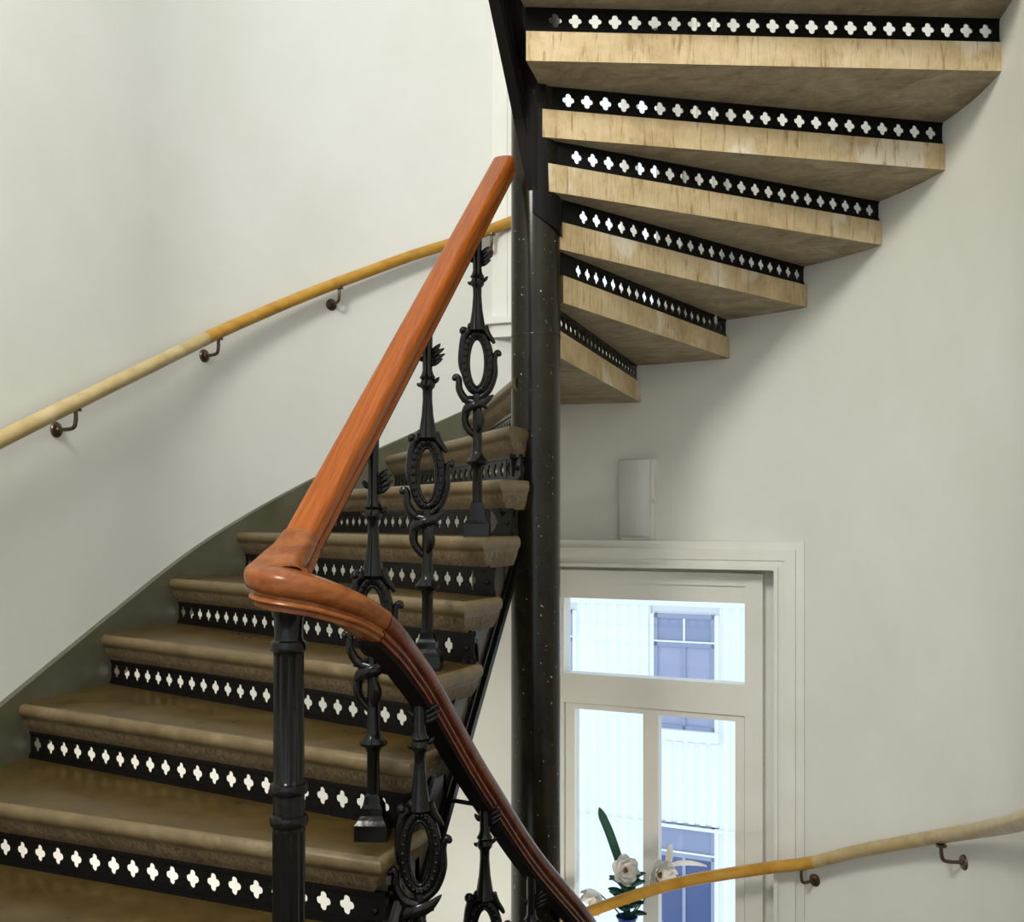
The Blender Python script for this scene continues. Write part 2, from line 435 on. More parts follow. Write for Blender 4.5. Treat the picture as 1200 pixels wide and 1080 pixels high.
# steps going down from the landing (under the right hand rail), part of the floor
DS = [6.05, 5.65, 5.25, 4.85, 4.34, 3.85, 3.44, 3.03, 2.57, 2.17, 1.78]
for j in range(1, 9):
    I, I2 = V2(-.03, -1.25+.2*j), V2(-.03, -1.25+.2*(j-1))
    if j > 6: I = V2(0.0, -.05+.03*(j-6))
    if j-1 > 6: I2 = V2(0.0, -.05+.03*(j-7))
    st = make_step(I, wallpt(DS[j]), I2, wallpt(DS[j-1]), ZL-RISE*j, floor)
# ------------------------------------------------------------------ stringers
def zbot(vv): return -0.68+0.906*(vv+0.711)
g = G()
ks = list(range(0, 8))
for k in ks:
    d0 = (wallpt(SW[k])-INN[k]).normalized(); v0 = INN[k].y+0.054+0.065*max(0, d0.y/max(0.3, -d0.x)); v1 = INN[k+1].y+0.10 if k < 7 else -0.06
    zt = zstep(k)-0.05
    a, b = -0.085, -0.040
    q = [(a, v0, zbot(v0)), (b, v0, zbot(v0)), (b, v1, zbot(v1)), (a, v1, zbot(v1)), (a, v0, zt), (b, v0, zt), (b, v1, zt), (a, v1, zt)]
    g.add(q, [(0, 3, 2, 1), (4, 5, 6, 7), (0, 1, 5, 4), (1, 2, 6, 5), (2, 3, 7, 6), (3, 0, 4, 7)])
keep(g.make('inner_string', [M['string_iron']]), lower)
g = G()
def bar(u0, u1, za, zb_, v0, v1, fn):
    q = [(u0, v0, fn(v0)+za), (u1, v0, fn(v0)+za), (u1, v1, fn(v1)+za), (u0, v1, fn(v1)+za), (u0, v0, fn(v0)+zb_), (u1, v0, fn(v0)+zb_), (u1, v1, fn(v1)+zb_), (u0, v1, fn(v1)+zb_)]
    g.add(q, [(0, 3, 2, 1), (4, 5, 6, 7), (0, 1, 5, 4), (1, 2, 6, 5), (2, 3, 7, 6), (3, 0, 4, 7)])
bar(-0.105, -0.022, -0.012, 0.020, -1.36, -0.07, zbot)
bar(-0.042, -0.030, 0.042, 0.056, -1.34, -0.07, zbot)
bar(-0.042, -0.028, 0.215, 0.235, -1.34, -0.09, zbot)
bar(-0.042, -0.034, 0.185, 0.195, -1.34, -0.09, zbot)
keep(g.make('string_moulding', [M['iron']]), lower)
for k in range(1, 8):                       # scroll bracket under each tread end
    g = G()
    vv_ = INN[k].y+0.055; z1 = zstep(k)-0.09; z0 = zbot(vv_)+0.24
    pb = catmull([(-0.040, vv_+0.12, z0-0.03), (-0.036, vv_+0.085, z0+0.03), (-0.034, vv_+0.045, (z0+z1)/2), (-0.034, vv_+0.030, z1-0.012), (-0.034, vv_+0.018, z1)], 4)
    g.tube(pb, [0.007+0.006*q/(len(pb)-1) for q in range(len(pb))], 8)
    keep(g.make('string_bracket', [M['iron']], smooth=True), lower)

def zub(vv): return 1.185-0.905*vv
def zub2(vv): return 1.30-0.99*vv
g = G()
bar(-0.016, 0.016, 0.0, 0.20, 0.10, -1.15, zub2)
bar(-0.046, -0.014, 0.0, 0.30, 0.10, -1.15, zub)
bar(0.008, 0.020, -0.006, 0.016, 0.10, -1.15, zub2)
bar(-0.020, -0.008, -0.012, 0.020, 0.06, -1.15, lambda q: (zub(q)+zub2(q))/2)
ep = catmull([(-0.030, -0.16, zub(-0.16)), (-0.030, -0.105, zub(-0.105)), (-0.022, -0.088, 1.225), (-0.010, -0.090, 1.160), (0.002, -0.089, 1.105), (0.012, -0.086, 1.06)], 5)
vs = []
for k, p in enumerate(ep):
    for a, b in ((-0.016, 0), (0.016, 0), (0.016, 0.24), (-0.016, 0.24)): vs.append(p+Vector((a, 0, b)))
n = len(ep)
g.add(vs, [(q*4+e, (q+1)*4+e, (q+1)*4+(e+1) % 4, q*4+(e+1) % 4) for q in range(n-1) for e in range(4)]+[(0, 1, 2, 3), (n*4-1, n*4-2, n*4-3, n*4-4)])
keep(g.make('inner_string', [M['core']]), upper)
g = G()                                     # iron shoe wrapping the column where the string lands
aa = [math.radians(-82+7*q) for q in range(22)]; vs = []
for q, a in enumerate(aa):
    zl = 0.985-0.05*(q/21)-0.03*math.sin(PI*q/21); zh = 1.40 if q < 5 else 1.045
    for r_, z in ((0.0795, zl), (0.088, zl), (0.088, zh), (0.0795, zh)): vs.append((r_*math.cos(a), r_*math.sin(a), z))
fs = [(q*4+e, (q+1)*4+e, (q+1)*4+(e+1) % 4, q*4+(e+1) % 4) for q in range(21) for e in range(4)]+[(0, 1, 2, 3), (84+3, 84+2, 84+1, 84)]
g.add(vs, fs); keep(g.make('column_shoe', [M['iron']], smooth=True, angle=40), upper)

# painted wall string on the left
def wall_band(s0, s1, n, r0, top, bot):
    g = G(); prev = None
    for q in range(n+1):
        s = s0+(s1-s0)*q/n; a = wallpt(s, R+0.004); b = wallpt(s, r0)
        zt, zb_ = top(s), bot(s)
        cur = [(b.x, b.y, zb_), (b.x, b.y, zt-0.006), ((b.x*0.7+a.x*0.3), (b.y*0.7+a.y*0.3), zt), (a.x, a.y, zt), (a.x, a.y, zb_)]
        base_ = len(g.v); g.v += [Vector(p) for p in cur]
        if prev is not None:
            for e in range(5):
                g.f.append((prev+e, base_+e, base_+(e+1) % 5, prev+(e+1) % 5)); g.i.append(0)
        prev = base_
    g.f.append((0, 1, 2, 3, 4)); g.i.append(0); g.f.append(tuple(prev+e for e in (4, 3, 2, 1, 0))); g.i.append(0)
    return g
def noseline(s):
    ks_ = sorted(SW); 
    for a, b in zip(ks_, ks_[1:]):
        if SW[a] <= s <= SW[b]: return zstep(a+(s-SW[a])/(SW[b]-SW[a]))
    return zstep(ks_[0]) if s < SW[ks_[0]] else zstep(ks_[-1])
g = wall_band(-1.75, 1.85, 60, R-0.014, lambda s: noseline(s)+0.047, lambda s: noseline(s)-0.20)
keep(g.make('wall_string', [M['string']], smooth=True, angle=30), lower)

# ------------------------------------------------------------------ iron column
g = G()
g.lathe([(0.081, ZB), (0.081, -2.0), (0.0805, 0.9), (0.0805, ZT)], 48)
g.lathe([(0.0815, 0.60), (0.0815, 0.604), (0.0805, 0.606)], 48, cap=False)
col = g.make('iron_column', [M['column']], smooth=True, angle=30)
tag(col, 'tall glossy black iron column with chipped paint that both flights wind around', 'column')

# ------------------------------------------------------------------ balustrade
bal = empty('balustrade', (-0.115, -1.47, ZL))
tag(bal, 'ornate black iron balustrade with a wide reddish brown wooden handrail turning over the fluted newel', 'balustrade')
PR_ = [(0.34, 0.0), (0.38, 0.02), (0.38, 0.12), (0.45, 0.15), (0.47, 0.20), (0.45, 0.26), (0.38, 0.30), (0.38, 0.36), (0.44, 0.40), (0.50, 0.46), (0.52, 0.58), (0.52, 0.74), (0.49, 0.85), (0.41, 0.93), (0.28, 0.965), (0.12, 0.98)]
PROF = PR_+[(-a, b) for a, b in reversed(PR_)]
def sweep(name, pts, wid, hei, mat, parent, sides=None):
    n = len(pts); v = []; m_ = len(PROF)
    for k, p in enumerate(pts):
        t = (pts[min(k+1, n-1)]-pts[max(k-1, 0)])
        sd = sides[k] if sides else Vector((t.y, -t.x, 0)).normalized()
        t.normalize(); up = sd.cross(t).normalized()
        if up.z < 0: up = -up
        w = wid[k] if isinstance(wid, list) else wid; h = hei[k] if isinstance(hei, list) else hei
        for a, b in PROF: v.append(p+sd*(a*w)+up*(b*h))
    f = [(k*m_+q, k*m_+(q+1) % m_, (k+1)*m_+(q+1) % m_, (k+1)*m_+q) for k in range(n-1) for q in range(m_)]
    f += [tuple(reversed(range(m_))), tuple(range((n-1)*m_, n*m_))]
    return obj(name, v, f, mat, parent, True, None, 48)
RW, RH = 0.068, 0.068
# underside centre line of the rising rail
def up_z(vv): return 0.195+0.93*(vv+1.09)
pu = [Vector((-0.110+0.0485*(vv+1.085), vv, up_z(vv))) for vv in [-0.118-0.0902*q for q in range(15)]]
rail = sweep('handrail', pu, RW, RH, M['mahogany'], None)
keep(rail, bal)
tag(rail, 'straight orange brown handrail rising to the column')
wr = catmull([(-0.1238, -1.37, up_z(-1.37)), (-0.1255, -1.41, up_z(-1.41)), (-0.130, -1.455, -0.136), (-0.126, -1.495, -0.158), (-0.095, -1.512, -0.168), (-0.045, -1.50, -0.180),
              (0.0, -1.465, -0.202), (0.026, -1.405, -0.235)], 7)
wr_w = []
for p in wr: wr_w.append(RW+0.046*math.exp(-((p.x+0.12)**2+(p.y+1.49)**2)/0.006))
wre = keep(sweep('handrail_wreath', wr, wr_w, [RH+0.014*math.exp(-((p.x+0.12)**2+(p.y+1.48)**2)/0.01) for p in wr], M['wreath'], None), bal)
tag(wre, 'paler curved wooden turn of the handrail over the newel')
pd = catmull([(0.026, -1.405, -0.235), (0.033, -1.33, -0.280), (0.032, -1.24, -0.335), (0.033, -1.14, -0.405), (0.038, -0.9, -0.60), (0.050, -0.725, -0.745), (0.075, -0.40, -1.005), (0.118, -0.10, -1.235), (0.14, 0.06, -1.36), (0.15, 0.2, -1.47)], 6)
drl = keep(sweep('handrail_descending', pd, RW, RH, M['dark_mahogany'], None), bal)
tag(drl, 'dark red brown moulded handrail running down to the right')
def core(nm, pts):
    g = G(); vs = []
    for k, p in enumerate(pts):
        t = pts[min(k+1, len(pts)-1)]-pts[max(k-1, 0)]; sd = Vector((t.y, -t.x, 0)).normalized()
        for a, b in ((-0.021, -0.010), (0.021, -0.010), (0.021, 0.003), (-0.021, 0.003)): vs.append(p+sd*a+Vector((0, 0, b)))
    fs = [(q*4+e, (q+1)*4+e, (q+1)*4+(e+1) % 4, q*4+(e+1) % 4) for q in range(len(pts)-1) for e in range(4)]
    n = (len(pts)-1)*4; fs += [(0, 1, 2, 3), (n+3, n+2, n+1, n)]
    g.add(vs, fs); keep(g.make(nm, [M['core']]), bal)
core('core_rail', pu); core('core_rail', pd)
# newel
nx, ny = -0.115, -1.47
g = G(); NB = ZL; T = -0.168-NB
pr = [(0.060, 0.0), (0.060, 0.05), (0.050, 0.058), (0.050, 0.085), (0.038, 0.10), (0.0325, 0.115), (0.0325, 0.46), (0.0325, 0.478), (0.039, 0.482), (0.042, 0.490), (0.039, 0.498), (0.032, 0.502)]
def ring_at(z, r=0.033, b=0.040): return [(r, z-0.012), (b-0.002, z-0.009), (b, z), (b-0.002, z+0.009), (r, z+0.012)]
def zpix(y): return -(y-610.7)*1.985/1211-NB
zr = [0.487, 0.548, 0.823]
pr = [(0.060, 0.0), (0.060, 0.05), (0.050, 0.058), (0.050, 0.085), (0.038, 0.10), (0.032, 0.115), (0.0315, 0.2), (0.0312, zr[0]-0.02)]
pr += ring_at(zr[0], 0.031, 0.0375)+ring_at(zr[1], 0.030, 0.0375)+[(0.0298, zr[1]+0.02), (0.0292, 0.68), (0.029, zr[2]-0.018)]
pr += ring_at(zr[2], 0.029, 0.0355)+[(0.0275, zr[2]+0.02), (0.0285, T-0.02), (0.033, T-0.012), (0.033, T+0.004)]
g.lathe(pr[:8], 60, 0, None, 12, (0.12, zr[0]-0.018), 0.13)
g.lathe(pr[7:], 60, 0, None, 12, (zr[1]+0.016, zr[2]-0.016), 0.13)
nw = g.make('newel_post', [M['iron_gloss']], smooth=True, angle=40); nw.location = (nx, ny, NB)
keep(nw, bal)

# baluster ------------------------------------------------------------
def ell(cx, cz, rx, rz, n, a0=0, a1=2*PI, y=0.0, closed=True):
    k = n if closed else n-1
    return [(cx+rx*math.cos(a0+(a1-a0)*q/k), y, cz+rz*math.sin(a0+(a1-a0)*q/k)) for q in range(n)]
def leaf_blade(g, pts, w, th=0.35):
    n = len(pts); g.tube(pts, [max(w*math.sin(PI*min(0.97, (q+0.6)/n)), 0.0015) for q in range(n)], 8, 0, th)
def build_baluster():
    parts = {}
    g = G()
    g.lathe([(0.015, 0.09), (0.0145, 0.195), (0.017, 0.200), (0.019, 0.205), (0.031, 0.212), (0.033, 0.218), (0.025, 0.226), (0.018, 0.236), (0.0145, 0.25), (0.0135, 0.36), (0.015, 0.395), (0.012, 0.415)], 14)
    parts['baluster'] = g
    g = G()
    g.lathe([(0.010, 0.585), (0.026, 0.600), (0.021, 0.625), (0.0155, 0.66), (0.0125, 0.70), (0.013, 0.725), (0.019, 0.732), (0.021, 0.740), (0.016, 0.750), (0.021, 0.757), (0.016, 0.765), (0.013, 0.775), (0.0135, 0.925)], 14)
    parts['upper_shaft'] = g
    g = G()                                  # stepped square foot
    r2 = math.sqrt(2)
    g.lathe([(0.037*r2, 0.0), (0.037*r2, 0.036), (0.034*r2, 0.040), (0.030*r2, 0.046), (0.025*r2, 0.055), (0.024*r2, 0.072), (0.020*r2, 0.080), (0.0165*r2, 0.098), (0.010*r2, 0.104)], 4, rot=PI/4)
    parts['base_block'] = g
    g = G()                                  # oval medallion with bead ring
    cz = 0.505
    g.tube(ell(0, cz, 0.0365, 0.083, 40), 0.0125, 10, 0, 1.0, True)
    g.tube(ell(0, cz, 0.0255, 0.071, 40, y=-0.006), 0.0055, 8, 0, 1.0, True)
    for q in range(26):
        a = 2*PI*q/26
        g.ball((0.037*math.cos(a), -0.0125, cz+0.084*math.sin(a)), 0.0050, 6)
        g.ball((0.037*math.cos(a), 0.0125, cz+0.084*math.sin(a)), 0.0050, 6)
    parts['medallion'] = g
    g = G()                                  # scrolls around it
    def curl(pts, r): g.tube(catmull(pts, 4), r, 8)
    def taper(n, a, b): return [1.35*(a+(b-a)*q/(n-1)) for q in range(n)]
    c1 = catmull([(0.004, 0, 0.285), (-0.020, 0, 0.305), (-0.036, 0, 0.335), (-0.030, 0, 0.372), (-0.008, 0, 0.388)], 5); g.tube(c1, taper(len(c1), 0.006, 0.011), 8)
    c1 = catmull([(-0.004, -0.004, 0.39), (-0.034, 0, 0.40), (-0.052, 0, 0.428), (-0.054, 0, 0.458), (-0.062, 0, 0.468), (-0.068, 0, 0.462)], 5); g.tube(c1, taper(len(c1), 0.010, 0.005), 8)
    g.ball((-0.066, 0, 0.462), 0.009, 8)
    c1 = catmull([(0.010, 0, 0.405), (0.034, 0, 0.428), (0.050, 0, 0.470), (0.050, 0, 0.515), (0.058, 0, 0.536), (0.066, 0, 0.532)], 5); g.tube(c1, taper(len(c1), 0.009, 0.005), 8)
    g.ball((0.064, 0, 0.531), 0.008, 8)
    c1 = catmull([(-0.030, 0, 0.455), (-0.046, 0, 0.50), (-0.044, 0, 0.548), (-0.036, 0, 0.585), (-0.022, 0, 0.60)], 5); g.tube(c1, taper(len(c1), 0.006, 0.010), 8)
    g.ball((-0.040, 0, 0.600), 0.013, 10); g.ball((-0.018, -0.006, 0.612), 0.011, 10); g.ball((-0.040, -0.010, 0.600), 0.006, 8)
    c1 = catmull([(0.020, 0, 0.612), (0.030, 0, 0.590), (0.044, 0, 0.572), (0.050, 0, 0.562)], 5); g.tube(c1, taper(len(c1), 0.009, 0.003), 8)
    parts['scroll'] = g
    g = G()                                  # acanthus bract below the medallion
    leaf_blade(g, catmull([(-0.040, -0.012, 0.360), (-0.012, -0.020, 0.378), (0.020, -0.016, 0.390), (0.048, -0.004, 0.412)], 4), 0.014, 0.45)
    leaf_blade(g, catmull([(0.030, 0.010, 0.372), (0.004, 0.006, 0.392), (-0.024, 0.0, 0.400), (-0.045, -0.006, 0.392)], 4), 0.012, 0.45)
    leaf_blade(g, catmull([(0.002, -0.014, 0.300), (0.010, -0.018, 0.335), (0.004, -0.020, 0.372)], 5), 0.013, 0.5)
    parts['bract_leaf'] = g
    g = G()                                  # tuft at the top and tips on the knot
    for dz, ln in ((0.0, 0.040), (0.012, 0.046), (0.026, 0.044), (0.038, 0.034)):
        leaf_blade(g, catmull([(0.006, 0, 0.790+dz*0.6), (0.020, -0.004, 0.794+dz*0.9), (ln, -0.002, 0.806+dz)], 4), 0.0075, 0.6)
    parts['leaf_tuft'] = g; g = G()
    leaf_blade(g, catmull([(-0.006, 0, 0.800), (-0.016, 0, 0.806), (-0.026, 0, 0.818)], 4), 0.007, 0.6)
    parts['small_leaf'] = g; g = G()
    leaf_blade(g, catmull([(0.010, 0, 0.742), (0.022, 0, 0.748), (0.031, 0, 0.758)], 4), 0.006, 0.6)
    parts['knot_leaf'] = g; g = G()
    leaf_blade(g, catmull([(-0.010, 0, 0.740), (-0.020, 0, 0.738), (-0.028, 0, 0.742)], 4), 0.006, 0.6)
    parts['knot_tip'] = g
    root = parts['baluster'].make('baluster', [M['iron_gloss']], None, True, 40)
    for nme in ('upper_shaft', 'base_block', 'medallion', 'scroll', 'bract_leaf', 'leaf_tuft', 'small_leaf', 'knot_leaf', 'knot_tip'):
        parts[nme].make(nme, [M['iron_gloss']], root, nme != 'base_block', 45)
    return root
proto = build_baluster()
spots = [(-0.105, -1.085, zstep(1), 0.22), (-0.096, -0.755, zstep(3), 0.22), (-0.072, -0.405, zstep(5), 0.22),
         (0.030, -1.14, ZL-RISE, 0.30), (0.050, -0.725, ZL-RISE*3, 0.25), (0.082, -0.37, ZL-RISE*5, 0.20)]
for n_, (x, y, z, rz) in enumerate(spots):
    if n_ == 0: b = proto
    else:
        b = proto.copy(); COL.objects.link(b)
        for ch in proto.children:
            c = ch.copy(); COL.objects.link(c); c.parent = b
    b.location = (x, y, z); b.rotation_euler = (0, 0, rz)
    keep(b, bal)
    b['group'] = 'iron balusters under the handrail'
g = G(); g.tube([(-0.07, -0.735, -0.722), (0.05, -0.725, -0.735)], 0.006, 8)
keep(g.make('tie_rod', [M['iron']], smooth=True), bal)

# ------------------------------------------------------------------ wall handrails
def wall_rail(name, pts, joints, mats, brackets, label, rad=0.0245):
    P = catmull(pts, 8); n = len(P)
    root = empty(name, P[0]); tag(root, label, 'handrail')
    cuts = [0]+[int(j*(n-1)) for j in joints]+[n-1]
    for a, b, mt in zip(cuts, cuts[1:], mats):
        g = G(); g.tube(P[a:b+1], rad, 18)
        keep(g.make('rail_section', [mt], smooth=True, angle=60), root)
    for (ros, nrm, under) in brackets:
        ros, nrm, under = Vector(ros), Vector(nrm), Vector(under)
        g = G()
        out = Vector((under.x, under.y, ros.z))
        pth = catmull([ros, ros+(out-ros)*0.55, ros+(out-ros)*0.9+Vector((0, 0, 0.006)), out+Vector((0, 0, 0.03)), under], 5)
        g.tube(pth, 0.0065, 10)
        g.tube([under+Vector((0, 0, -0.004)), under+Vector((0, 0, 0.004))], 0.018, 10)
        br = keep(g.make('bracket', [M['bronze']], smooth=True, angle=50), root)
        g = G(); xf = Matrix.Translation(ros) @ nrm.to_track_quat('Z', 'Y').to_matrix().to_4x4()
        g.lathe([(0.026, -0.002), (0.026, 0.003), (0.023, 0.007), (0.010, 0.010), (0.008, 0.016)], 20, 0, xf)
        ro = g.make('rosette', [M['bronze']], None, True, 40); ro.parent = br
    return root
RR = R-0.075
def lr(s):
    p = wallpt(s, RR); return (p.x, p.y, noseline(s)+0.855-0.035*max(0, s-1.25)/0.4)
def brk(sv, zr, zrail, r_=RR):
    a = wallpt(sv, R); b = wallpt(sv-0.0, r_); nrm = (b-a).normalized()
    return ((a.x, a.y, zr), (nrm.x, nrm.y, 0), (b.x, b.y, zrail-0.024))
Ls = [-1.7+0.2*q for q in range(19)]
lp = [lr(s) for s in Ls]
def lz(s): return lr(s)[2]
bl = [brk(s, lz(s)-0.085, lz(s)) for s in (-0.50, 0.30, 0.945, 1.70)]
Lj = [(0.245-(-1.7))/3.6, (1.17+1.7)/3.6]
wall_rail('wall_handrail', lp, Lj, [M['ash'], M['oak'], M['oak']], bl, 'round pale to golden wooden handrail on the left wall above the brown steps')
rp = [(-0.42, 1.285, -1.92), (-0.135, 1.244, -1.767), (0.122, 1.203, -1.636), (0.347, 1.167, -1.539), (0.528, 1.139, -1.48), (0.72, 1.108, -1.424), (0.871, 1.056, -1.375),
      (1.029, 0.915, -1.275), (1.20, 0.69, -1.155), (1.286, 0.493, -1.07), (1.36, 0.22, -0.965), (1.377, -0.05, -0.875), (1.377, -0.43, -0.749), (1.377, -1.0, -0.54), (1.377, -1.6, -0.33), (1.377, -2.2, -0.22)]
b1 = Vector((1.366, 0.493)); b2 = Vector((0.889, 1.148))
br_ = [((1.366, 0.493, -1.15), (-0.94, -0.34, 0), (1.292, 0.478, -1.095)), ((0.889, 1.148, -1.474), (-0.61, -0.79, 0), (0.835, 1.086, -1.412))]
wall_rail('wall_handrail', rp, [0.416], [M['oak'], M['ash']], br_, 'round wooden handrail low on the right wall passing in front of the window')

# ------------------------------------------------------------------ windows
def build_window(name, zoff, zbot_, tl, turn, tr=0.654):
    c_, s_ = math.cos(turn), math.sin(turn)
    root = structure(empty(name, (WM.x*c_-WM.y*s_, WM.x*s_+WM.y*c_, 0), WA+turn))
    trl = -tl; xr = tr-0.261; xs = tr-0.305
    zt = -0.085+zoff
    def mk(nm, boxes, mat):
        g = G()
        for lo, hi in boxes: g.box(lo, hi)
        return g.make(nm, [mat], root)
    # architrave: three stepped bands, jambs and head
    bands = [(0.0, 0.034, -0.012, 0.17), (0.034, 0.079, -0.026, 0.17), (0.079, 0.104, -0.020, 0.17), (0.104, 0.120, -0.034, 0.17)]
    bx = []
    for a, b, n0, n1 in bands:
        bx += [((tr-b, n0, zbot_), (tr-a, n1, zt-a)), ((trl+a, n0, zbot_), (trl+b, n1, zt-a)), ((trl+b, n0, zt-b), (tr-b, n1, zt-a))]
    mk('architrave', bx, M['trim'])
    il, ir, it = trl+0.12, tr-0.12, zt-0.12
    F0, F1 = 0.062, 0.15
    mk('reveal_lining', [((ir-0.065, 0.112, zbot_), (ir+0.01, 0.16, it+0.01)), ((il-0.01, 0.112, zbot_), (il+0.055, 0.16, it+0.01)), ((il+0.055, 0.112, it-0.02), (ir-0.065, 0.16, it+0.01))], M['trim'])
    fl, fr_ = -0.505, tr-0.185
    zt2 = it-0.020
    mk('window_frame', [((xr, F0, zbot_), (fr_, F1, zt2)), ((fl, F0, zbot_), (-0.447, F1, zt2)), ((-0.447, F0+0.006, zt2-0.055), (xr, F1, zt2)),
                        ((-0.447, F0+0.018, zt2-0.130), (xr, F1, zt2-0.055)), ((-0.447, F0+0.002, zoff-0.84), (xr, F1, zoff-0.705))], M['trim'])
    mk('glazing_bar', [((-0.069, F0+0.02, zbot_), (0.003, F1-0.02, zoff-0.86))], M['trim'])
    mk('sash', [((-0.443, F0+0.014, zbot_), (-0.398, F1-0.01, zoff-0.844)), ((xs, F0+0.014, zbot_), (xr-0.004, F1-0.01, zoff-0.844)), ((-0.398, F0+0.014, zoff-0.868), (xs, F1-0.01, zoff-0.844))], M['trim'])
    for a, b, c, d in ((-0.447, xr, zoff-0.705, zt2-0.13), (-0.398, -0.069, zbot_, zoff-0.868), (0.003, xs, zbot_, zoff-0.868)):
        g = G(); g.box((a, 0.110, c), (b, 0.116, d)); g.make('pane', [M['glass']], root)
    mk('window_sill', [((trl-0.02, -0.050, zbot_-0.03), (tr+0.0, 0.20, zbot_)), ((trl+0.0, -0.025, zbot_-0.09), (tr-0.02, 0.20, zbot_-0.03))], M['trim'])
    return root
build_window('window_1', 0.0, -2.02, 0.661, 0.0)
build_window('window_2', UP, 0.945, 0.661, TURN, 0.40)

# emergency light above the window
el = empty('emergency_light', (WM.x, WM.y, 0), WA)
tag(el, 'flat white rectangular emergency light unit standing on the window casing', 'light fixture')
g = G(); g.box((-0.192, 0.105, -0.088), (-0.030, 0.17, 0.284)); hb = g.make('housing', [M['lampbody']], el)
bvm = hb.modifiers.new('bevel', 'BEVEL'); bvm.width = 0.008; bvm.segments = 3
g = G()
nq = 10
vv = []; ff = []
for q in range(nq+1):
    z = -0.066+0.345*q/nq
    for r_ in range(7):
        x = -0.188+0.140*r_/6
        y = 0.104-0.014*math.sin(PI*r_/6)-0.006*math.sin(PI*q/nq)
        vv.append((x, y, z))
for q in range(nq):
    for r_ in range(6):
        ff.append((q*7+r_, q*7+r_+1, (q+1)*7+r_+1, (q+1)*7+r_))
nfront = len(vv)
edge = [r_ for r_ in range(7)]+[q*7+6 for q in range(1, nq+1)]+[nq*7+r_ for r_ in range(5, -1, -1)]+[q*7 for q in range(nq-1, 0, -1)]
for e in edge: vv.append((vv[e][0], 0.108, vv[e][2]))
for q in range(len(edge)):
    q2 = (q+1) % len(edge); ff.append((edge[q], nfront+q, nfront+q2, edge[q2]))
ff.append(tuple(nfront+q for q in range(len(edge))))
dfz = obj('diffuser', vv, ff, [M['diffuser']], el, True, None, 40)
g = G(); g.box((-0.026, 0.10, 0.09), (-0.020, 0.13, 0.10)); g.box((-0.032, 0.10, 0.085), (-0.024, 0.15, 0.105)); g.make('latch', [M['lampbody']], el)

# ------------------------------------------------------------------ flowers on the sill
def wloc(t, n, z): p = wp(t, n); return Vector((p.x, p.y, z))
vz = G()
vz.lathe([(0.036, 0.0), (0.046, 0.02), (0.056, 0.07), (0.058, 0.12), (0.046, 0.18), (0.036, 0.215), (0.042, 0.235), (0.050, 0.250), (0.046, 0.250), (0.034, 0.215), (0.040, 0.18), (0.05, 0.10), (0.03, 0.012)], 24)
vo = vz.make('flower_vase', [M['vase']], None, True, 50); vo.location = wloc(-0.125, 0.02, -2.02)
tag(vo, 'dark blue glazed vase of white flowers on the window sill', 'vase')
VT = wloc(-0.125, 0.02, -1.80)
def petal_mesh(g, c, dirv, upv, ln, wd, cup, i=0):
    dirv = dirv.normalized(); sd = dirv.cross(upv).normalized(); up = sd.cross(dirv).normalized()
    nu, nv = 6, 4; vs = []; th = 0.0016
    for lay in (0, 1):
        for a in range(nu+1):
            t = a/nu; w = wd*math.sin(PI*min(0.98, 0.08+0.86*t))**0.75
            for b in range(nv+1):
                s_ = (b/nv-0.5)*2
                vs.append(c+dirv*(ln*t)+sd*(w*s_*0.5)+up*(cup*ln*t*t+0.25*wd*s_*s_*0.5-lay*th))
    n1 = (nu+1)*(nv+1); f = []
    for a in range(nu):
        for b in range(nv):
            q = (a*(nv+1)+b, a*(nv+1)+b+1, (a+1)*(nv+1)+b+1, (a+1)*(nv+1)+b)
            f.append(q); f.append(tuple(n1+x for x in reversed(q)))
    rim = [b for b in range(nv+1)]+[a*(nv+1)+nv for a in range(1, nu+1)]+[nu*(nv+1)+b for b in range(nv-1, -1, -1)]+[a*(nv+1) for a in range(nu-1, 0, -1)]
    for q in range(len(rim)):
        q2 = (q+1) % len(rim); f.append((rim[q], n1+rim[q], n1+rim[q2], rim[q2]))
    g.add(vs, f, i)
def rose(pos, face, rad, label, rings=((6, 1.0, 0.2), (6, 0.8, 0.55), (5, 0.55, 0.95)), open_=True):
    root = empty('white_flower', pos); tag(root, label, 'flower', None)
    face = Vector(face).normalized(); a = face.orthogonal().normalized(); b = face.cross(a)
    k = 0
    for (n, sc, cup) in rings:
        for q in range(n):
            t = 2*PI*(q+0.5*(k % 2))/n+random.uniform(-.15, .15)
            d_ = (a*math.cos(t)+b*math.sin(t)+face*0.12).normalized()
            g = G(); petal_mesh(g, face*0.004*k, d_, face, rad*sc*random.uniform(.92, 1.06), rad*0.95*sc, cup*random.uniform(.8, 1.2))
            g.make('petal', [M['petal']], root, True, 60)
        k += 1
    g = G(); 
    for q in range(9):
        t = q*2.4; g.ball(face*(0.012+0.0012*q)+(a*math.cos(t)+b*math.sin(t))*0.0035*math.sqrt(q), 0.0045, 6)
    g.make('flower_heart', [M['heart']], root, True)
    g = G(); g.tube([tuple(Vector((0, 0, 0))), tuple((VT-Vector(pos))*0.5+Vector((0, 0, 0.01))), tuple(VT-Vector(pos))], 0.0035, 6)
    g.make('stem', [M['leaf']], root, True)
    return root
toc = Vector((0.35, -0.9, 0.22))
rose(wloc(-0.135, 0.02, -1.565), toc+Vector((0.1, 0, 0.1)), 0.072, 'full white rose with rusty heart, the left one beside the tall green blade')
r2_ = rose(wloc(0.020, 0.01, -1.56), toc+Vector((0.5, 0.1, 0.0)), 0.078, 'white rose turned right below the long drooping petals', ((5, 1.0, 0.35), (5, 0.85, 0.7), (4, 0.6, 1.0)))
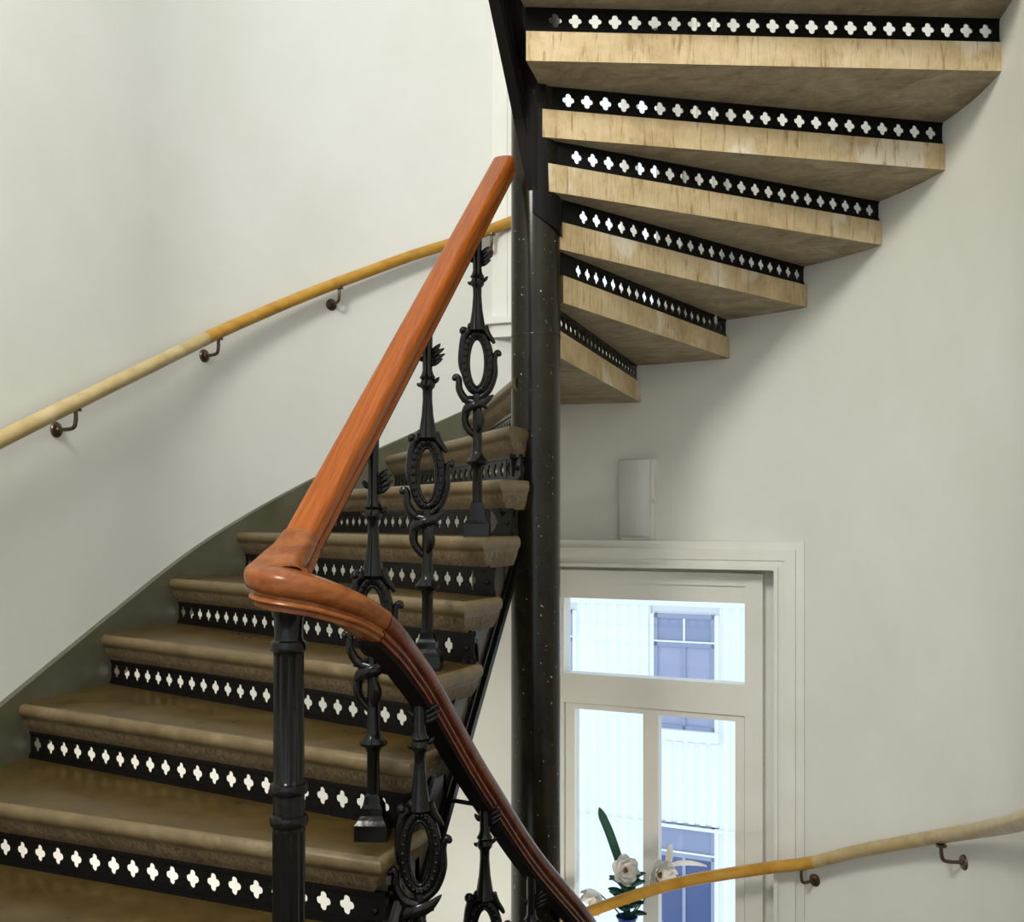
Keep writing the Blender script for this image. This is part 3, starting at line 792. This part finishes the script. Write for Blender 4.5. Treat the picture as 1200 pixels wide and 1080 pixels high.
rose(wloc(-0.262, 0.03, -1.69), Vector((-0.5, -0.6, -0.5)), 0.075, 'pale drooping flower lowest on the left, by the end of the dark handrail', ((5, 1.0, 0.6), (4, 0.8, 0.9)))
lil = empty('white_lily', wloc(0.060, 0.035, -1.53)); tag(lil, 'narrow petalled white lily with one long petal arching to the right', 'flower')
for d_, ln, w_, cp in (((0.10, 0, 1), 0.105, 0.034, 0.05), ((0.9, -0.15, 0.62), 0.15, 0.040, -0.55), ((0.75, 0, -0.25), 0.05, 0.03, -0.3)):
    g = G(); petal_mesh(g, Vector((0, 0, 0)), Vector(d_), Vector((-0.4, -0.3, 1)) if d_[0] > 0.5 else Vector((0.3, -1, 0.1)), ln, w_, cp); g.make('petal', [M['petal']], lil, True, 60)
g = G(); g.tube([Vector((0, 0, 0)), (VT-lil.location)*0.5, VT-lil.location], 0.0035, 6); g.make('stem', [M['leaf']], lil, True)
bl_ = wloc(-0.135, 0.06, -1.80)
g = G(); P0 = Vector((0, 0, 0)); tip = wloc(-0.268, 0.05, -1.305)-bl_
pts = [P0, P0+(tip*0.35)+Vector((0.025, 0, 0.02)), tip*0.7+Vector((0.018, 0, 0.012)), tip*0.9+Vector((0.005, 0, 0.004)), tip]
pp = catmull(pts, 5); g.tube(pp, [0.015+0.006*math.sin(PI*q/(len(pp)-1)) if q < len(pp)*0.7 else max(0.021*(1-((q/(len(pp)-1)-0.7)/0.3)**1.6), 0.001) for q in range(len(pp))], 10, 0, 0.22)
lb = g.make('tall_leaf', [M['leaf']], None, True, 60); lb.location = bl_
tag(lb, 'long dark green blade leaf standing upright in front of the glass', 'leaf')
fo = empty('leaf_spray', VT); tag(fo, 'cluster of small dark green leaves under the white roses', 'leaves')
for q in range(22):
    a = q*2.4; e = 0.35+0.5*((q*37) % 10)/10
    d_ = Vector((math.cos(a), 0.5*math.sin(a)-0.1, e)); g = G()
    st_ = Vector((0.012*math.cos(a), 0.01*math.sin(a), 0.04+0.0075*q))
    petal_mesh(g, st_, d_, Vector((0, -0.4, 1)), 0.075, 0.036, -0.25); g.make('leaf', [M['leaf']], fo, True, 60)
g = G(); g.tube([Vector((0, 0, -0.05)), Vector((0, 0, 0.17))], 0.004, 6); g.make('stem', [M['leaf']], fo, True)

# ------------------------------------------------------------------ building across the yard
nb_ = empty('neighbouring_building', (WM.x, WM.y, 0), WA)
tag(nb_, 'white corrugated metal clad building seen through the window', 'building')
NO = 8.0
wins = [-5.72, -3.88, -2.04, -0.20, 1.64]
hw_ = 0.38
g = G(); g.box((-8, NO+0.02, -7), (4, NO+0.4, 2.2)); g.make('wall_backing', [M['seam']], nb_)
def corr(t0, t1, z0, z1):
    g = G(); n = max(2, int(round((t1-t0)/0.14))); p = (t1-t0)/n; xs = []
    for q in range(n):
        for fx, y in ((0.0, 0.0), (0.30, 0.0), (0.42, -0.032), (0.82, -0.032), (0.94, 0.0)): xs.append((t0+(q+fx)*p, NO+y))
    xs.append((t1, NO))
    v = [(x, y, z0) for x, y in xs]+[(x, y, z1) for x, y in xs]; k = len(xs)
    v += [(t0, NO+0.03, z0), (t1, NO+0.03, z0), (t0, NO+0.03, z1), (t1, NO+0.03, z1)]
    f = [(q, q+1, k+q+1, k+q) for q in range(k-1)]
    g.add(v, f); return g.make('cladding_panel', [M['cladding']], nb_)
rows = [(-1.14, -2.55), (-3.72, -5.2)]
edges = [-8.0]+[e for c in wins for e in (c-hw_-0.05, c+hw_+0.05)]+[4.0]
for q in range(0, len(edges), 2):
    corr(edges[q], edges[q+1], -3.73, -1.04); corr(edges[q], edges[q+1], -7, -3.76); corr(edges[q], edges[q+1], -0.86, 2.2)
for c in wins:
    corr(c-hw_-0.05, c+hw_+0.05, -3.70, -2.70); corr(c-hw_-0.05, c+hw_+0.05, -0.86, 2.2)
g = G(); g.box((-8, NO-0.05, -1.04), (4, NO+0.02, -0.86)); g.make('fascia', [M['seam']], nb_)
g = G(); g.box((-8, NO-0.045, -3.765), (4, NO+0.02, -3.725)); g.make('flashing', [M['seam']], nb_)
for ci, c in enumerate(wins):
    for ri, (zt, zb_) in enumerate(rows):
        g = G()
        for lo, hi in (((c-hw_, NO-0.03, zb_), (c-hw_+0.045, NO+0.03, zt)), ((c+hw_-0.045, NO-0.03, zb_), (c+hw_, NO+0.03, zt)), ((c-hw_, NO-0.03, zt-0.05), (c+hw_, NO+0.03, zt)),
                       ((c-hw_, NO-0.03, zt-0.40), (c+hw_, NO+0.03, zt-0.33)), ((c-hw_, NO-0.03, zb_), (c+hw_, NO+0.03, zb_+0.05)), ((c-0.02, NO-0.03, zb_), (c+0.02, NO+0.03, zt-0.4))):
            g.box(lo, hi)
        w_ = g.make('window', [M['far_frame']], nb_)
        g = G(); g.box((c-hw_+0.04, NO-0.01, zt-0.34), (c+hw_-0.04, NO+0.01, zt-0.045)); g.make('pane', [M['far_glass']], w_)
        for a, b in ((c-hw_+0.04, c-0.02), (c+0.02, c+hw_-0.04)):
            g = G(); g.box((a, NO-0.008, zb_+0.04), (b, NO+0.01, zt-0.40)); g.make('pane', [M['far_blind'] if ri == 0 else M['far_dark']], w_)
        g = G()
        if ri == 0: g.box((c-0.012, NO-0.028, zt-0.34), (c+0.012, NO+0.0, zt-0.05))
        g.box((c-hw_, NO-0.040, zt-0.345), (c+hw_, NO-0.02, zt-0.325)); g.make('transom', [M['seam']], w_)
        g = G(); g.box((c-hw_-0.06, NO-0.10, zb_-0.13), (c+hw_+0.06, NO+0.02, zb_)); g.make('window_sill', [M['seam']], w_)
        g = G(); g.box((c-hw_-0.05, NO-0.04, zb_), (c-hw_, NO+0.02, zt)); g.box((c+hw_, NO-0.04, zb_), (c+hw_+0.05, NO+0.02, zt)); g.make('window_surround', [M['seam']], w_)
